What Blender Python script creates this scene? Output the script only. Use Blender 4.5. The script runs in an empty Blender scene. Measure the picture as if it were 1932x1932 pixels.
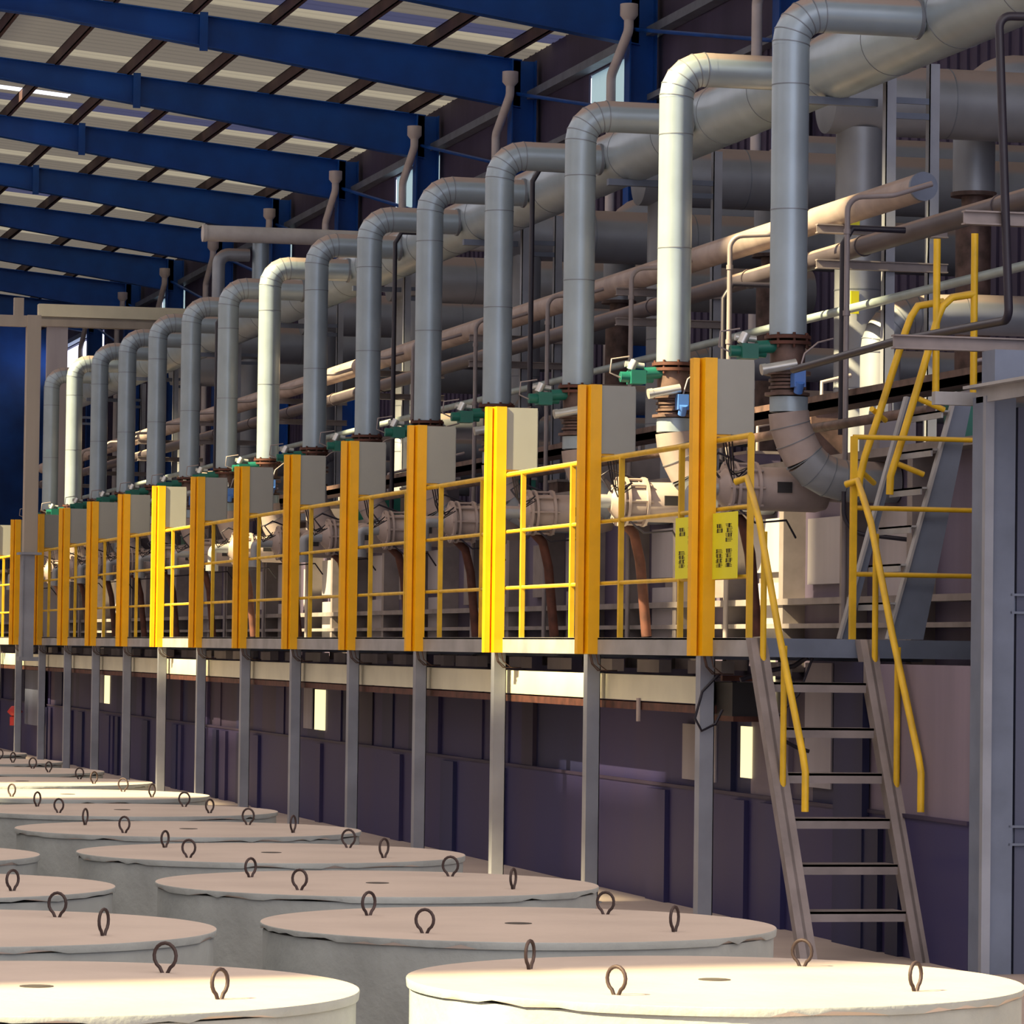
import bpy, bmesh, math, random
from mathutils import Vector, Matrix
random.seed(7)
SC = bpy.context.scene
C = SC.collection
PI = math.pi
ZF = 1.54            # height of the platform datum above the hall floor

# ------------------------------------------------------------------ camera
F_PX = 7500.0
yaw, pit, rol = .2445, .0346, .0132
fw = Vector((math.sin(yaw)*math.cos(pit), math.cos(yaw)*math.cos(pit), math.sin(pit)))
rt = Vector((math.cos(yaw), -math.sin(yaw), 0)); up = rt.cross(fw)
rt2 = math.cos(rol)*rt + math.sin(rol)*up
up2 = -math.sin(rol)*rt + math.cos(rol)*up
cam = bpy.data.cameras.new('camera'); co = bpy.data.objects.new('camera', cam); C.objects.link(co)
M4 = Matrix((( rt2.x, up2.x, -fw.x, -6.324), (rt2.y, up2.y, -fw.y, -21.2736), (rt2.z, up2.z, -fw.z, .0212+ZF), (0, 0, 0, 1)))
co.matrix_world = M4
cam.sensor_width = 36; cam.lens = 36*F_PX/1932
cam.clip_start = .1; cam.clip_end = 400
SC.camera = co

# ------------------------------------------------------------------ world, sun, exposure
w = bpy.data.worlds.new('sky'); SC.world = w; w.use_nodes = True
nt = w.node_tree; nt.nodes.clear()
tc = nt.nodes.new('ShaderNodeTexCoord'); sep = nt.nodes.new('ShaderNodeSeparateXYZ')
mr = nt.nodes.new('ShaderNodeMapRange'); mr.inputs[1].default_value = -.1; mr.inputs[2].default_value = .9
cr = nt.nodes.new('ShaderNodeValToRGB')
cr.color_ramp.elements[0].color = (.62, .70, .92, 1); cr.color_ramp.elements[0].position = 0
cr.color_ramp.elements[1].color = (1.0, .80, .66, 1); cr.color_ramp.elements[1].position = .8
bg = nt.nodes.new('ShaderNodeBackground'); bg.inputs[1].default_value = 1.9
ow = nt.nodes.new('ShaderNodeOutputWorld')
L = nt.links
L.new(tc.outputs['Generated'], sep.inputs[0]); L.new(sep.outputs[2], mr.inputs[0]); L.new(mr.outputs[0], cr.inputs[0])
L.new(cr.outputs[0], bg.inputs[0]); L.new(bg.outputs[0], ow.inputs[0])

KS = .9                     # drop of the sun ray per metre travelled across the hall
sd = Vector((1.0, .20, -KS)).normalized()
sun = bpy.data.lights.new('sun', 'SUN'); sun.energy = 15.0; sun.angle = .024; sun.color = (1.0, .79, .43)
so = bpy.data.objects.new('sun', sun); C.objects.link(so)
so.rotation_euler = sd.to_track_quat('-Z', 'Y').to_euler(); so.location = (-20, -30, 30)

vs = SC.view_settings
SC.display_settings.display_device = 'sRGB'
vs.view_transform = 'Standard'; vs.look = 'None'; vs.gamma = 1; vs.use_curve_mapping = False
vs.exposure = 0.42

# ------------------------------------------------------------------ materials
def mat(name, col, rough=.6, metal=0, var=.12, scale=4.0, dust=0, bump=0, col2=None, streak=False, spec=.5):
    m = bpy.data.materials.new(name); m.use_nodes = True
    n = m.node_tree; b = n.nodes['Principled BSDF']; lk = n.links
    b.inputs['Roughness'].default_value = rough; b.inputs['Metallic'].default_value = metal
    b.inputs['Specular IOR Level'].default_value = spec
    t = n.nodes.new('ShaderNodeTexCoord')
    no = n.nodes.new('ShaderNodeTexNoise'); no.inputs['Scale'].default_value = scale; no.inputs['Detail'].default_value = 6
    if streak:
        mp = n.nodes.new('ShaderNodeMapping'); mp.inputs['Scale'].default_value = (1, 1, .12)
        lk.new(t.outputs['Object'], mp.inputs[0]); lk.new(mp.outputs[0], no.inputs['Vector'])
    else:
        lk.new(t.outputs['Object'], no.inputs['Vector'])
    mx = n.nodes.new('ShaderNodeMix'); mx.data_type = 'RGBA'
    c2 = col2 or tuple(c*(1-2.2*var) for c in col)
    r = n.nodes.new('ShaderNodeMapRange'); r.inputs[1].default_value = .35; r.inputs[2].default_value = .7
    lk.new(no.outputs[0], r.inputs[0]); lk.new(r.outputs[0], mx.inputs[0])
    mx.inputs[6].default_value = (*col, 1); mx.inputs[7].default_value = (*c2, 1)
    out = mx.outputs[2]
    if dust:      # settled brown dust on upward faces
        g = n.nodes.new('ShaderNodeNewGeometry'); s = n.nodes.new('ShaderNodeSeparateXYZ'); lk.new(g.outputs['Normal'], s.inputs[0])
        r2 = n.nodes.new('ShaderNodeMapRange'); r2.inputs[1].default_value = .45; r2.inputs[2].default_value = .62; r2.inputs[4].default_value = dust
        lk.new(s.outputs[2], r2.inputs[0])
        m2 = n.nodes.new('ShaderNodeMix'); m2.data_type = 'RGBA'; m2.inputs[7].default_value = (.36, .27, .22, 1)
        lk.new(r2.outputs[0], m2.inputs[0]); lk.new(out, m2.inputs[6]); out = m2.outputs[2]
        r3 = n.nodes.new('ShaderNodeMapRange'); r3.inputs[1].default_value = .45; r3.inputs[2].default_value = .62
        r3.inputs[3].default_value = rough; r3.inputs[4].default_value = .85
        lk.new(s.outputs[2], r3.inputs[0]); lk.new(r3.outputs[0], b.inputs['Roughness'])
        if metal:
            r4 = n.nodes.new('ShaderNodeMapRange'); r4.inputs[1].default_value = .45; r4.inputs[2].default_value = .62
            r4.inputs[3].default_value = metal; r4.inputs[4].default_value = metal*(1-dust)
            lk.new(s.outputs[2], r4.inputs[0]); lk.new(r4.outputs[0], b.inputs['Metallic'])
    lk.new(out, b.inputs['Base Color'])
    if bump:
        bu = n.nodes.new('ShaderNodeBump'); bu.inputs['Strength'].default_value = bump; bu.inputs['Distance'].default_value = .01
        n2 = n.nodes.new('ShaderNodeTexNoise'); n2.inputs['Scale'].default_value = scale*8; n2.inputs['Detail'].default_value = 5
        lk.new(t.outputs['Object'], n2.inputs['Vector']); lk.new(n2.outputs[0], bu.inputs['Height']); lk.new(bu.outputs[0], b.inputs['Normal'])
    return m
def trans_mat(name, col, fac=.6):
    m = mat(name, col, .6); n = m.node_tree; b = n.nodes['Principled BSDF']
    tr = n.nodes.new('ShaderNodeBsdfTranslucent'); tr.inputs[0].default_value = (*col, 1)
    mx = n.nodes.new('ShaderNodeMixShader'); mx.inputs[0].default_value = fac
    o = n.nodes['Material Output']
    n.links.new(b.outputs[0], mx.inputs[1]); n.links.new(tr.outputs[0], mx.inputs[2]); n.links.new(mx.outputs[0], o.inputs[0])
    return m
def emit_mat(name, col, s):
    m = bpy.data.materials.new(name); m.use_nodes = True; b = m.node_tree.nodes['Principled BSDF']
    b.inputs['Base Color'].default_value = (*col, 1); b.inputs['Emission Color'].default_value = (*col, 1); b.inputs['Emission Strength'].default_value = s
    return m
M = dict(
    clad=mat('aluminium_cladding', (.34, .43, .50), .36, .3, .08, 3, dust=.85),
    clad2=mat('dull_cladding', (.33, .36, .40), .45, .35, .12, 2, dust=.8),
    seam=mat('cladding_seam', (.22, .25, .29), .5, .4),
    pinkins=mat('dusty_insulation', (.42, .35, .33), .6, .15, .15, 4, dust=.6),
    darkpipe=mat('dark_pipe', (.10, .085, .10), .5, .2, .15, 3, dust=.7),
    greypipe=mat('grey_pipe', (.30, .27, .28), .5, .2, .12, 3, dust=.7),
    paleteal=mat('pale_teal_pipe', (.42, .52, .52), .4, .2),
    black=mat('black_paint', (.018, .016, .03), .45),
    yellow=mat('yellow_paint', (.95, .50, .001), .38, 0, .06, 5),
    yellow2=mat('yellow_rail_paint', (.76, .48, .015), .45, 0, .12, 7, dust=.35),
    cab=mat('cabinet_grey', (.33, .345, .32), .5, 0, .03),
    steel=mat('galvanised_steel', (.32, .35, .41), .5, .3, .12, 3),
    fascia=mat('platform_steel', (.40, .41, .43), .5, .25, .14, 4),
    bluegrey=mat('blue_grey_steel', (.165, .205, .29), .55, .15, .12, 4),
    stair=mat('stair_steel', (.27, .24, .24), .6, .1, .15, 5),
    rust=mat('rusty_iron', (.13, .045, .03), .7, .1, .3, 9),
    brown=mat('brown_iron', (.16, .10, .085), .6, .2, .3, 9),
    green=mat('green_paint', (.01, .16, .12), .4),
    blue=mat('blue_plastic', (.07, .2, .6), .4),
    cream=mat('cream_paint', (.74, .72, .54), .55, 0, .08, 2),
    cream2=mat('dusty_cream_paint', (.42, .38, .32), .6, 0, .15, 2, streak=True),
    roofblue=mat('blue_paint', (.003, .10, .50), .45, 0, .2, 1.2),
    purlin=mat('purlin_primer', (.10, .055, .06), .7, 0, .2, 2),
    sheet=trans_mat('roof_sheet', (.060, .064, .077), .5),
    sheetb=trans_mat('blue_roof_sheet', (.028, .036, .10), .4),
    sheetc=trans_mat('clear_roof_sheet', (.13, .14, .15), .5),
    siding=mat('dark_siding', (.095, .075, .14), .7, 0, .15, 1.2, streak=True),
    wall=mat('dark_wall_panel', (.022, .022, .11), .6, .1, .3, 1.0, col2=(.038, .028, .09), streak=True),
    wall2=mat('brown_wall_panel', (.045, .032, .085), .6, .1, .3, 1.0, streak=True),
    wall3=mat('blue_wall_panel', (.016, .02, .095), .6, .1, .3, 1.0, streak=True),
    pale=mat('pale_panel', (.42, .40, .44), .6, 0, .2, 1.5, streak=True),
    casing=mat('furnace_casing', (.15, .13, .20), .6, .1, .25, 1.5, col2=(.07, .055, .11), streak=True),
    concrete=mat('concrete_side', (.33, .37, .37), .9, 0, .12, 3, bump=.5),
    contop=mat('concrete_top', (.40, .35, .315), .85, 0, .07, 2, bump=.3),
    floor=mat('floor_screed', (.40, .34, .31), .85, 0, .1, 1),
    rebar=mat('rebar', (.06, .04, .04), .6, .3, .2, 20),
    hole=mat('dark_hole', (.05, .045, .04), .9),
    signy=mat('sign_yellow', (.80, .78, .01), .4, 0, .02),
    ink=mat('sign_ink', (.03, .025, .004), .6),
    plate=mat('nameplate_dark', (.02, .018, .02), .5),
    mauve=mat('mauve_panel', (.24, .20, .27), .6, 0, .25, 1.2, streak=True),
    towerside=mat('tower_side_panel', (.10, .12, .20), .6, .1, .2, 1, streak=True),
    red=mat('red_paint', (.35, .012, .015), .5),
    pvc=mat('pvc_pipe', (.88, .80, .76), .5, 0, .06),
    silver=mat('silver_paint', (.62, .64, .62), .3, .5),
    glassy=trans_mat('daylight_panel', (.30, .40, .37), .7),
    glowpatch=emit_mat('added_yellow_glow', (1.0, .86, .45), .9),  # added glow
    maskwall=mat('sun_mask_paint', (.5, .48, .46), .8),
    white=mat('white_paint', (.7, .68, .66), .5, 0, .1, 4),
)

# ------------------------------------------------------------------ mesh builder
class MB:
    def __init__(s): s.v = []; s.f = []; s.sm = []; s.mi = []; s.cur = 0
    def add(s, vs_, fs, smooth=False):
        o = len(s.v); s.v += [tuple(q) for q in vs_]
        for f in fs: s.f.append([i+o for i in f]); s.sm.append(smooth); s.mi.append(s.cur)
        return s
    def box(s, x0, x1, y0, y1, z0, z1):
        v = [(x, y, z) for x in (x0, x1) for y in (y0, y1) for z in (z0, z1)]
        return s.add(v, [(0,1,3,2),(4,6,7,5),(0,4,5,1),(2,3,7,6),(0,2,6,4),(1,5,7,3)])
    def bar(s, a, b, wx, wy, upv=(0, 0, 1)):
        a, b = Vector(a), Vector(b); d = (b-a).normalized(); u = Vector(upv)
        if abs(d.dot(u)) > .99: u = Vector((0, 1, 0))
        x = d.cross(u).normalized(); y = x.cross(d)
        v = [p + x*sx*wx/2 + y*sy*wy/2 for p in (a, b) for sx, sy in ((-1,-1),(1,-1),(1,1),(-1,1))]
        return s.add(v, [(3,2,1,0),(4,5,6,7),(0,1,5,4),(1,2,6,5),(2,3,7,6),(3,0,4,7)])
    def ibeam(s, a, b, h, w_, t=.012, upv=(0, 0, 1)):
        a, b = Vector(a), Vector(b); d = (b-a).normalized(); u = Vector(upv); x = d.cross(u).normalized(); y = x.cross(d)
        for sg in (-1, 1): s.bar(a+y*sg*(h/2-t/2), b+y*sg*(h/2-t/2), w_, t, upv)
        return s.bar(a, b, t, h-2*t, upv)
    def prism(s, poly, z0, z1):
        n = len(poly); v = [(x, y, z0) for x, y in poly]+[(x, y, z1) for x, y in poly]
        return s.add(v, [tuple(range(n-1, -1, -1)), tuple(range(n, 2*n))]+[(i, (i+1) % n, n+(i+1) % n, n+i) for i in range(n)])
    def tube(s, pts, r, seg=20, caps=True, radii=None, smooth=True):
        P_ = [Vector(p) for p in pts]; n = len(P_); rings = []; px = None
        for i, p in enumerate(P_):
            d = (P_[min(i+1, n-1)]-P_[max(i-1, 0)]).normalized()
            if i and i < n-1:
                d = ((P_[i+1]-p).normalized()+(p-P_[i-1]).normalized()).normalized()
            if px is None:
                a = Vector((0, 0, 1)) if abs(d.z) < .9 else Vector((0, 1, 0)); px = d.cross(a).normalized()
            px = (px-d*px.dot(d)).normalized(); py = d.cross(px)
            rr = radii[i] if radii else r
            rings.append([p+(px*math.cos(2*PI*j/seg)+py*math.sin(2*PI*j/seg))*rr for j in range(seg)])
        v = [q for R_ in rings for q in R_]
        f = [(i*seg+j, i*seg+(j+1) % seg, (i+1)*seg+(j+1) % seg, (i+1)*seg+j) for i in range(n-1) for j in range(seg)]
        s.add(v, f, smooth)
        if caps: s.add(rings[0], [tuple(range(seg-1, -1, -1))]); s.add(rings[-1], [tuple(range(seg))])
        return s
    def disc(s, c, ax, r, t, seg=20):
        c = Vector(c); a = Vector(ax).normalized()*t/2
        return s.tube([c-a, c+a], r, seg)
    def build(s, name, m, parent=None, origin=None):
        me = bpy.data.meshes.new(name)
        root = parent
        if parent is not None: org = ORG[parent.name]
        else: org = Vector(origin) if origin is not None else Vector(((min(q[0] for q in s.v)+max(q[0] for q in s.v))/2, (min(q[1] for q in s.v)+max(q[1] for q in s.v))/2, min(q[2] for q in s.v)))
        me.from_pydata([tuple(Vector(q)-org) for q in s.v], [], s.f)
        ms = m if isinstance(m, (list, tuple)) else [m]
        for q in ms: me.materials.append(M[q])
        me.polygons.foreach_set('use_smooth', s.sm); me.polygons.foreach_set('material_index', s.mi)
        bm = bmesh.new(); bm.from_mesh(me); bmesh.ops.recalc_face_normals(bm, faces=bm.faces); bm.to_mesh(me); bm.free()
        o = bpy.data.objects.new(name, me); C.objects.link(o)
        if parent is not None: o.parent = parent
        else: o.location = org+Vector((0, 0, ZF))
        ORG[o.name] = org
        return o
ORG = {}
def tag(o, label, cat, group=None, kind=None):
    o['label'] = label; o['category'] = cat
    if group: o['group'] = group
    if kind: o['kind'] = kind
    return o
def thing(name, label, cat, loc, group=None):
    o = bpy.data.objects.new(name, None); C.objects.link(o); o.empty_display_size = .1
    o.location = Vector(loc)+Vector((0, 0, ZF)); ORG[o.name] = Vector(loc)
    return tag(o, label, cat, group)
def struct(o): o['kind'] = 'structure'; return o
def dup(root, off, label):
    def cp(o, par):
        c = o.copy(); C.objects.link(c)
        if par is not None: c.parent = par
        for ch in KIDS[o.name]: cp(ch, c)
        return c
    c = cp(root, None); c.location = root.location+Vector(off); c['label'] = label
    return c
KIDS = {}
def index_kids():
    KIDS.clear()
    for o in bpy.data.objects: KIDS[o.name] = []
    for o in list(bpy.data.objects):
        if o.parent: KIDS[o.parent.name].append(o)
def fillet(pts, r, n=8):
    P_ = [Vector(p) for p in pts]; out = [P_[0]]
    for i in range(1, len(P_)-1):
        a = (P_[i-1]-P_[i]).normalized(); b = (P_[i+1]-P_[i]).normalized()
        ang = a.angle(b); t = r/math.tan(ang/2); cdir = (a+b).normalized(); cc = P_[i]+cdir*(r/math.sin(ang/2))
        p0, p1 = P_[i]+a*t-cc, P_[i]+b*t-cc
        tot = p0.angle(p1); ax = p0.cross(p1).normalized()
        for k in range(n+1): out.append(cc+Matrix.Rotation(tot*k/n, 3, ax) @ p0)
    out.append(P_[-1]); return out
ORD = ['first', 'second', 'third', 'fourth', 'fifth', 'sixth', 'seventh', 'eighth', 'ninth', 'tenth', 'eleventh', 'twelfth', 'thirteenth', 'fourteenth', 'fifteenth', 'sixteenth']
S = 2.4295

# ================================================================== STRUCTURE
# floor
struct(MB().box(-14, 9, -30, 90, -1.64, -1.54).build('floor', 'floor'))
# hall side wall on the right, with ribs, sill lines and daylight strips
RU = [29.5+6.47*j for j in range(-5, 9)]
wb = MB()
wb.box(8.3, 8.4, -20, 90, -1.54, 7.45)
for j in range(len(RU)-1): pass
wb.box(8.3, 8.4, -20, 90, 8.2, 8.98)
for i in range(0, 366): wb.box(8.27, 8.3, -20+i*.3, -20+i*.3+.11, -1.54, 7.45)
struct(wb.build('wall_right', 'siding'))
pan = MB()
for j in range(1, len(RU)-1, 2):
    a = RU[j]+.15; pan.add([(8.34, a, 7.45), (8.34, a+3.5, 7.45), (8.34, a+3.5, 8.2), (8.34, a, 8.2)], [(0, 1, 2, 3)])
struct(pan.build('window_1', 'glassy'))
pan = MB()
for j in range(len(RU)-1): pan.box(8.3, 8.33, RU[j]-.15+(3.8 if j % 2 else 0), RU[j+1]+(.15 if j % 2 == 0 else -.15), 7.45, 8.2)
struct(pan.build('trim_1', 'siding'))
tr = MB(); tr.box(8.1, 8.28, -10, 90, 8.22, 8.34); tr.box(8.12, 8.28, -10, 90, 7.36, 7.44)
struct(tr.build('trim_2', 'steel'))
# far end wall
struct(MB().box(-14, 8.4, 90, 90.2, -1.54, 12).build('wall_back', 'roofblue'))
# unseen left wall added to mask the sun, its openings shaped for the sun patches
lw = MB(); X0, X1 = -14.2, -14.0; TOP = 23.0
def lwpoly(pts):
    n = len(pts); v = [(X0, y, z) for y, z in pts]+[(X1, y, z) for y, z in pts]
    lw.add(v, [tuple(range(n)), tuple(range(2*n-1, n-1, -1))]+[(i, n+i, n+(i+1) % n, (i+1) % n) for i in range(n)])
eg = lambda z: -45
slots = [(2.62-2.8+14.58*i, 5.12-2.8+14.58*i) for i in range(-1, 4)]
slots[0] = (slots[0][0]-.5, slots[0][1]-.3)
lwpoly([(eg(-1.54), -1.54), (90, -1.54), (90, 6.0), (eg(6.0), 6.0)])
lwpoly([(eg(6.0), 6.0), (slots[0][0], 6.0), (slots[0][0], 17.85), (eg(17.85), 17.85)])
for i in range(5):
    nx = slots[i+1][0] if i < 4 else 90
    lwpoly([(slots[i][1], 6.0), (nx, 6.0), (nx, 17.85), (slots[i][1], 17.85)])
for a_, b_ in slots: lwpoly([(a_, 11.5), (b_, 11.5), (b_, 12.5), (a_, 12.5)])      # bar added across each opening to keep sun off the pit wall
lwpoly([(eg(17.85), 17.85), (90, 17.85), (90, TOP), (eg(TOP), TOP)])
struct(lw.build('sun_mask_wall', 'maskwall'))

# roof: sheets on purlins on blue rafters
zr = lambda V: 8.80+.088*(7.9-V)           # top flange of the rafters
cl = MB(); V0, V1 = -2.0, 8.6
def sheet(u0, u1, mi, va=V0, vb=V1):
    cl.cur = mi
    n = max(1, int((u1-u0)/.33))
    prof = []
    for i in range(n):
        a = u0+(u1-u0)*i/n; d = (u1-u0)/n
        prof += [(a, 0), (a+d*.6, 0), (a+d*.7, .014), (a+d*.9, .014)]
    prof.append((u1, 0))
    v = []
    for V in (va, vb): v += [(V, u, zr(V)+.2+h) for u, h in prof]
    k = len(prof); cl.add(v, [(i, i+1, k+i+1, k+i) for i in range(k-1)])
for j in range(-1, len(RU)):
    u0 = RU[j]+.0 if j >= 0 else RU[0]-6.47
    hasblue = (j % 2 == 1)
    if j == 7:      # open joint behind the third rafter in view where the sky shows
        sheet(u0, u0+4.15, 0); sheet(u0+4.15, u0+4.6, 0, 2.7, V1); sheet(u0+4.6, u0+5.0, 0)
    else: sheet(u0, u0+5.0, 0)
    sheet(u0+5.0, u0+5.8, 1 if hasblue else 0); sheet(u0+5.8, u0+6.47, 2)
cl.cur = 0; cl.add([(-14, 50, 9.9), (-2, 50, 9.9), (-2, 90.2, 9.9), (-14, 90.2, 9.9)], [(0, 1, 2, 3)]); sheet(87.6, 90.2, 0)  # unseen roof cover added to keep the sun off the far wall
struct(cl.build('ceiling', ['sheet', 'sheetb', 'sheetc']))
for i in range(10):
    V = 7.75-i*1.17+.0
    p = MB(); z = zr(V)+.1
    p.box(V-.035, V+.035, RU[0]-6, 90, z-.1, z-.085); p.box(V-.035, V-.02, RU[0]-6, 90, z-.1, z+.1); p.box(V-.035, V+.035, RU[0]-6, 90, z+.085, z+.1)
    tag(p.build('roof_purlin', 'purlin'), ('brown roof purlin under the sheets, %s from the right side wall' % ORD[i]) if i else 'brown roof purlin under the sheets, closest to the right side wall', 'purlin', 'roof purlins')
# rafters with columns
for j, u in enumerate(RU):
    if j < 4: continue
    nth = j-5
    lab = 'blue tapered roof rafter on its wall column, %s' % ('above the nearest bay' if j < 5 else ('nearest in view' if j == 5 else '%s behind the nearest in view' % ORD[nth-1]))
    t = thing('roof_rafter', lab, 'rafter', (8.1, u, -1.54), 'blue roof rafters')
    r_ = MB()
    for sg in (0, 1):
        pass
    Va, Vb = 8.0, -2.0
    zb = lambda V: (8.10+.143*(7.9-V)) if V > .9 else (8.10+.143*7.0+.088*(.9-V))
    vv = []
    for V in (8.0, .9, -2.0): vv += [(V, u-.006, zb(V)), (V, u+.006, zb(V)), (V, u+.006, zr(V)), (V, u-.006, zr(V))]
    r_.add(vv, [(0,1,5,4),(1,2,6,5),(2,3,7,6),(3,0,4,7),(4,5,9,8),(5,6,10,9),(6,7,11,10),(7,4,8,11),(3,2,1,0),(8,9,10,11)])
    r_.build('web', 'roofblue', t)
    for nm, fz in (('bottom_flange', zb), ('top_flange', zr)):
        q = MB()
        for a, b in ((8.0, .9), (.9, -2.0)): q.bar((a, u, fz(a)), (b, u, fz(b)), .22, .016)
        q.build(nm, 'roofblue', t)
    q = MB()
    for V in (3.2,): q.box(V-.012, V+.012, u-.11, u+.11, zb(V), zr(V)); q.box(V-.06, V+.06, u-.12, u-.1, zb(V)-.08, zr(V)+.05)
    q.build('splice_plate', 'roofblue', t)
    c_ = MB(); c_.box(7.85, 8.2, u-.006, u+.006, -1.54, zr(8)); c_.box(7.84, 7.86, u-.13, u+.13, -1.54, zr(8)); c_.box(8.2, 8.22, u-.13, u+.13, -1.54, zr(8))
    c_.build('column', 'roofblue', t)
    # white rain downpipe beside each column
    d = MB(); y = u-.55
    d.tube(fillet([(7.72, y+.05, 8.42), (7.72, y+.05, 8.2), (7.72, y+.9, 7.72), (7.72, y+.9, -1.54)], .12, 5), .065, 14)
    d.tube([(7.72, y+.05, 8.34), (7.72, y+.05, 8.4), (7.72, y+.05, 8.55)], .1, 14, radii=[.07, .12, .12])
    tag(d.build('downpipe', 'pvc', None), 'off-white rain downpipe with offset bend beside %s' % ('the rafter above the nearest bay' if j < 5 else ('the nearest blue rafter column' if j == 5 else 'the %s blue rafter column back' % ORD[nth-1])), 'downpipe', 'rain downpipes')
# ridge-side brace rods
b_ = MB()
for j in range(4, len(RU)-1):
    b_.tube([(7.95, RU[j], 7.2), (7.95, RU[j+1], 8.3)], .03, 6)
struct(b_.build('trim_3', 'roofblue'))

# lower furnace pit wall under the platform
pl = MB()
pl.cur = 0; pl.box(.66, .8, -2.7, 60, -1.54, -.80)
pl.cur = 1; pl.box(.65, .66, -2.7, 60, -.82, -.80)
rnd = random.Random(3)
u = -2.7
while u < 60:
    wd = rnd.choice([.32, .4, .55, .7]); c = rnd.choice([0, 0, 2, 3, 3, 0]) if u > .9 else (4 if not -1.25 < u < -.6 else 3); dp = rnd.choice([0, .03, .06])
    pl.cur = c; pl.box(.70-dp/2, .8, u, u+wd, -.80, -.13 if u > -.5 else -.03)
    if rnd.random() < .35: pl.cur = rnd.choice([0, 3]); pl.box(.63, .66, u, u+wd*.6, -1.54, -.84)
    u += wd
pl.cur = 3; pl.box(.62, .66, -1.2, -.72, -1.54, -.02)
struct(pl.build('wall_pit', ['wall', 'wall2', 'wall2', 'wall3', 'mauve']))
wn = MB()  # glowing patches added to stand for light through gaps in the pit wall
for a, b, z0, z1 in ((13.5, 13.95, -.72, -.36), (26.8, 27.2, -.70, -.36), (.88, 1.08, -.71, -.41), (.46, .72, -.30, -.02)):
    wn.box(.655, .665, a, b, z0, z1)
struct(wn.build('glow_patches', 'glowpatch'))
pw = MB()
for a, b, z0, z1 in ((1.6, 2.3, -.76, -.42), (-.56, -.1, -.72, -.03), (14.1, 14.5, -.72, -.3), (27.3, 27.8, -.7, -.3)): pw.box(.66, .67, a, b, z0, z1)
struct(pw.build('trim_4', 'pale'))

tp = MB(); rnd = random.Random(9)
for k in range(19):
    for a in (.2, 1.3): tp.box(.60, .68, k*S+a, k*S+a+rnd.choice([.35, .5, .7]), -.11, -.03)
struct(tp.build('trim_5', 'pale'))
# upper furnace casing behind the burners
cs = MB(); cs.cur = 0; cs.box(1.7, 5.5, -3.0, 50, -.7, 1.25)
rnd = random.Random(11); u = -3.0
while u < 50:
    cs.cur = 1; cs.box(1.55, 1.7, u, u+.09, -.1, 1.2)
    cs.cur = 2 if rnd.random() < .4 else 1
    if rnd.random() < .75: a = .38+rnd.random()*.1; cs.box(1.66, 1.7, u+.25, u+.25+rnd.choice([.4, .6, .8]), a, a+.42)
    u += S/2
for k in range(-1, 18):
    cs.cur = 2; cs.box(1.62, 1.7, 3.27-S+k*S, 3.95-S+k*S, .55, .9); cs.box(1.62, 1.7, 3.25-S+k*S, 3.92-S+k*S, .10, .48)
cs.cur = 1; cs.box(1.53, 1.7, -3, 50, .33, .37); cs.box(1.54, 1.7, -3, 50, .18, .21); cs.box(1.53, 1.7, -3, 50, 1.2, 1.25)
struct(cs.build('wall_furnace', ['casing', 'stair', 'pale']))

# ================================================================== PLATFORM
UE = -1.05
pf = thing('access_platform', 'long grey steel walkway platform on thin grey posts behind the concrete drums', 'platform', (.3, 18, -1.54))
d = MB(); d.box(.115, 1.52, UE, 46, .07, .095); d.build('deck', 'fascia', pf)
d = MB(); d.box(.113, .123, UE, 46, 0, .1); d.box(.123, .165, UE, 46, 0, .01); d.box(.113, .16, UE, 46, .09, .102); d.build('edge_beam', 'fascia', pf)
d = MB(); d.box(.06, 1.36, UE-.01, UE, .0, .1); d.box(.06, 1.36, UE, UE+.06, .0, .01); d.build('end_beam', 'bluegrey', pf)
for k in range(0, 17):
    y = .12+k*S; q = MB()
    q.box(.115, .12, y, y+.09, -1.54, 0); q.box(.12, .20, y, y+.006, -1.54, 0); q.box(.195, .20, y, y+.09, -1.54, 0); q.box(.09, .22, y-.02, y+.11, -1.54, -1.53)
    q.build('support_post', 'steel', pf)
for k in range(0, 17):
    q = MB(); y = .3+k*S; q.box(.17, 1.5, y, y+.06, -.02, .07); q.build('cross_beam', 'bluegrey', pf)

# cream cable duct slung below the deck
cb = thing('cable_duct', 'long cream metal cable duct running below the platform edge', 'duct', (.24, 18, -.33))
rnd = random.Random(5); u = .6; i = 0
while u < 46:
    q = MB(); q.box(.235, .34, u, u+S-.01, -.275, -.12)
    q.box(.232, .343, u+S-.03, u+S-.01, -.278, -.117); q.build('duct_section', 'cream', cb); u += S
q = MB(); q.box(.24, .37, .6, 46, -.33, -.285); q.build('bearer', 'rust', cb)

# railing
rl = thing('platform_railing', 'yellow three-rail guard railing along the front edge of the platform', 'railing', (.14, 18, .1))
for i, z in enumerate((1.2, .815, .435)):
    q = MB(); q.tube([(.14, UE+.35, z), (.14, 46, z)], .017 if i == 0 else .013, 10); q.build('rail', 'yellow2', rl)
pu = [UE+.35]
for k in range(0, 18): pu += [.75+k*S, 1.85+k*S]
pu = [UE+.35]
for k in range(0, 18): pu += [.62+k*S, 1.9+k*S]
for y in pu:
    q = MB(); q.bar((.14, y, .1), (.14, y, 1.2), .03, .03); q.build('rail_post', 'yellow2', rl)

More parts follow.
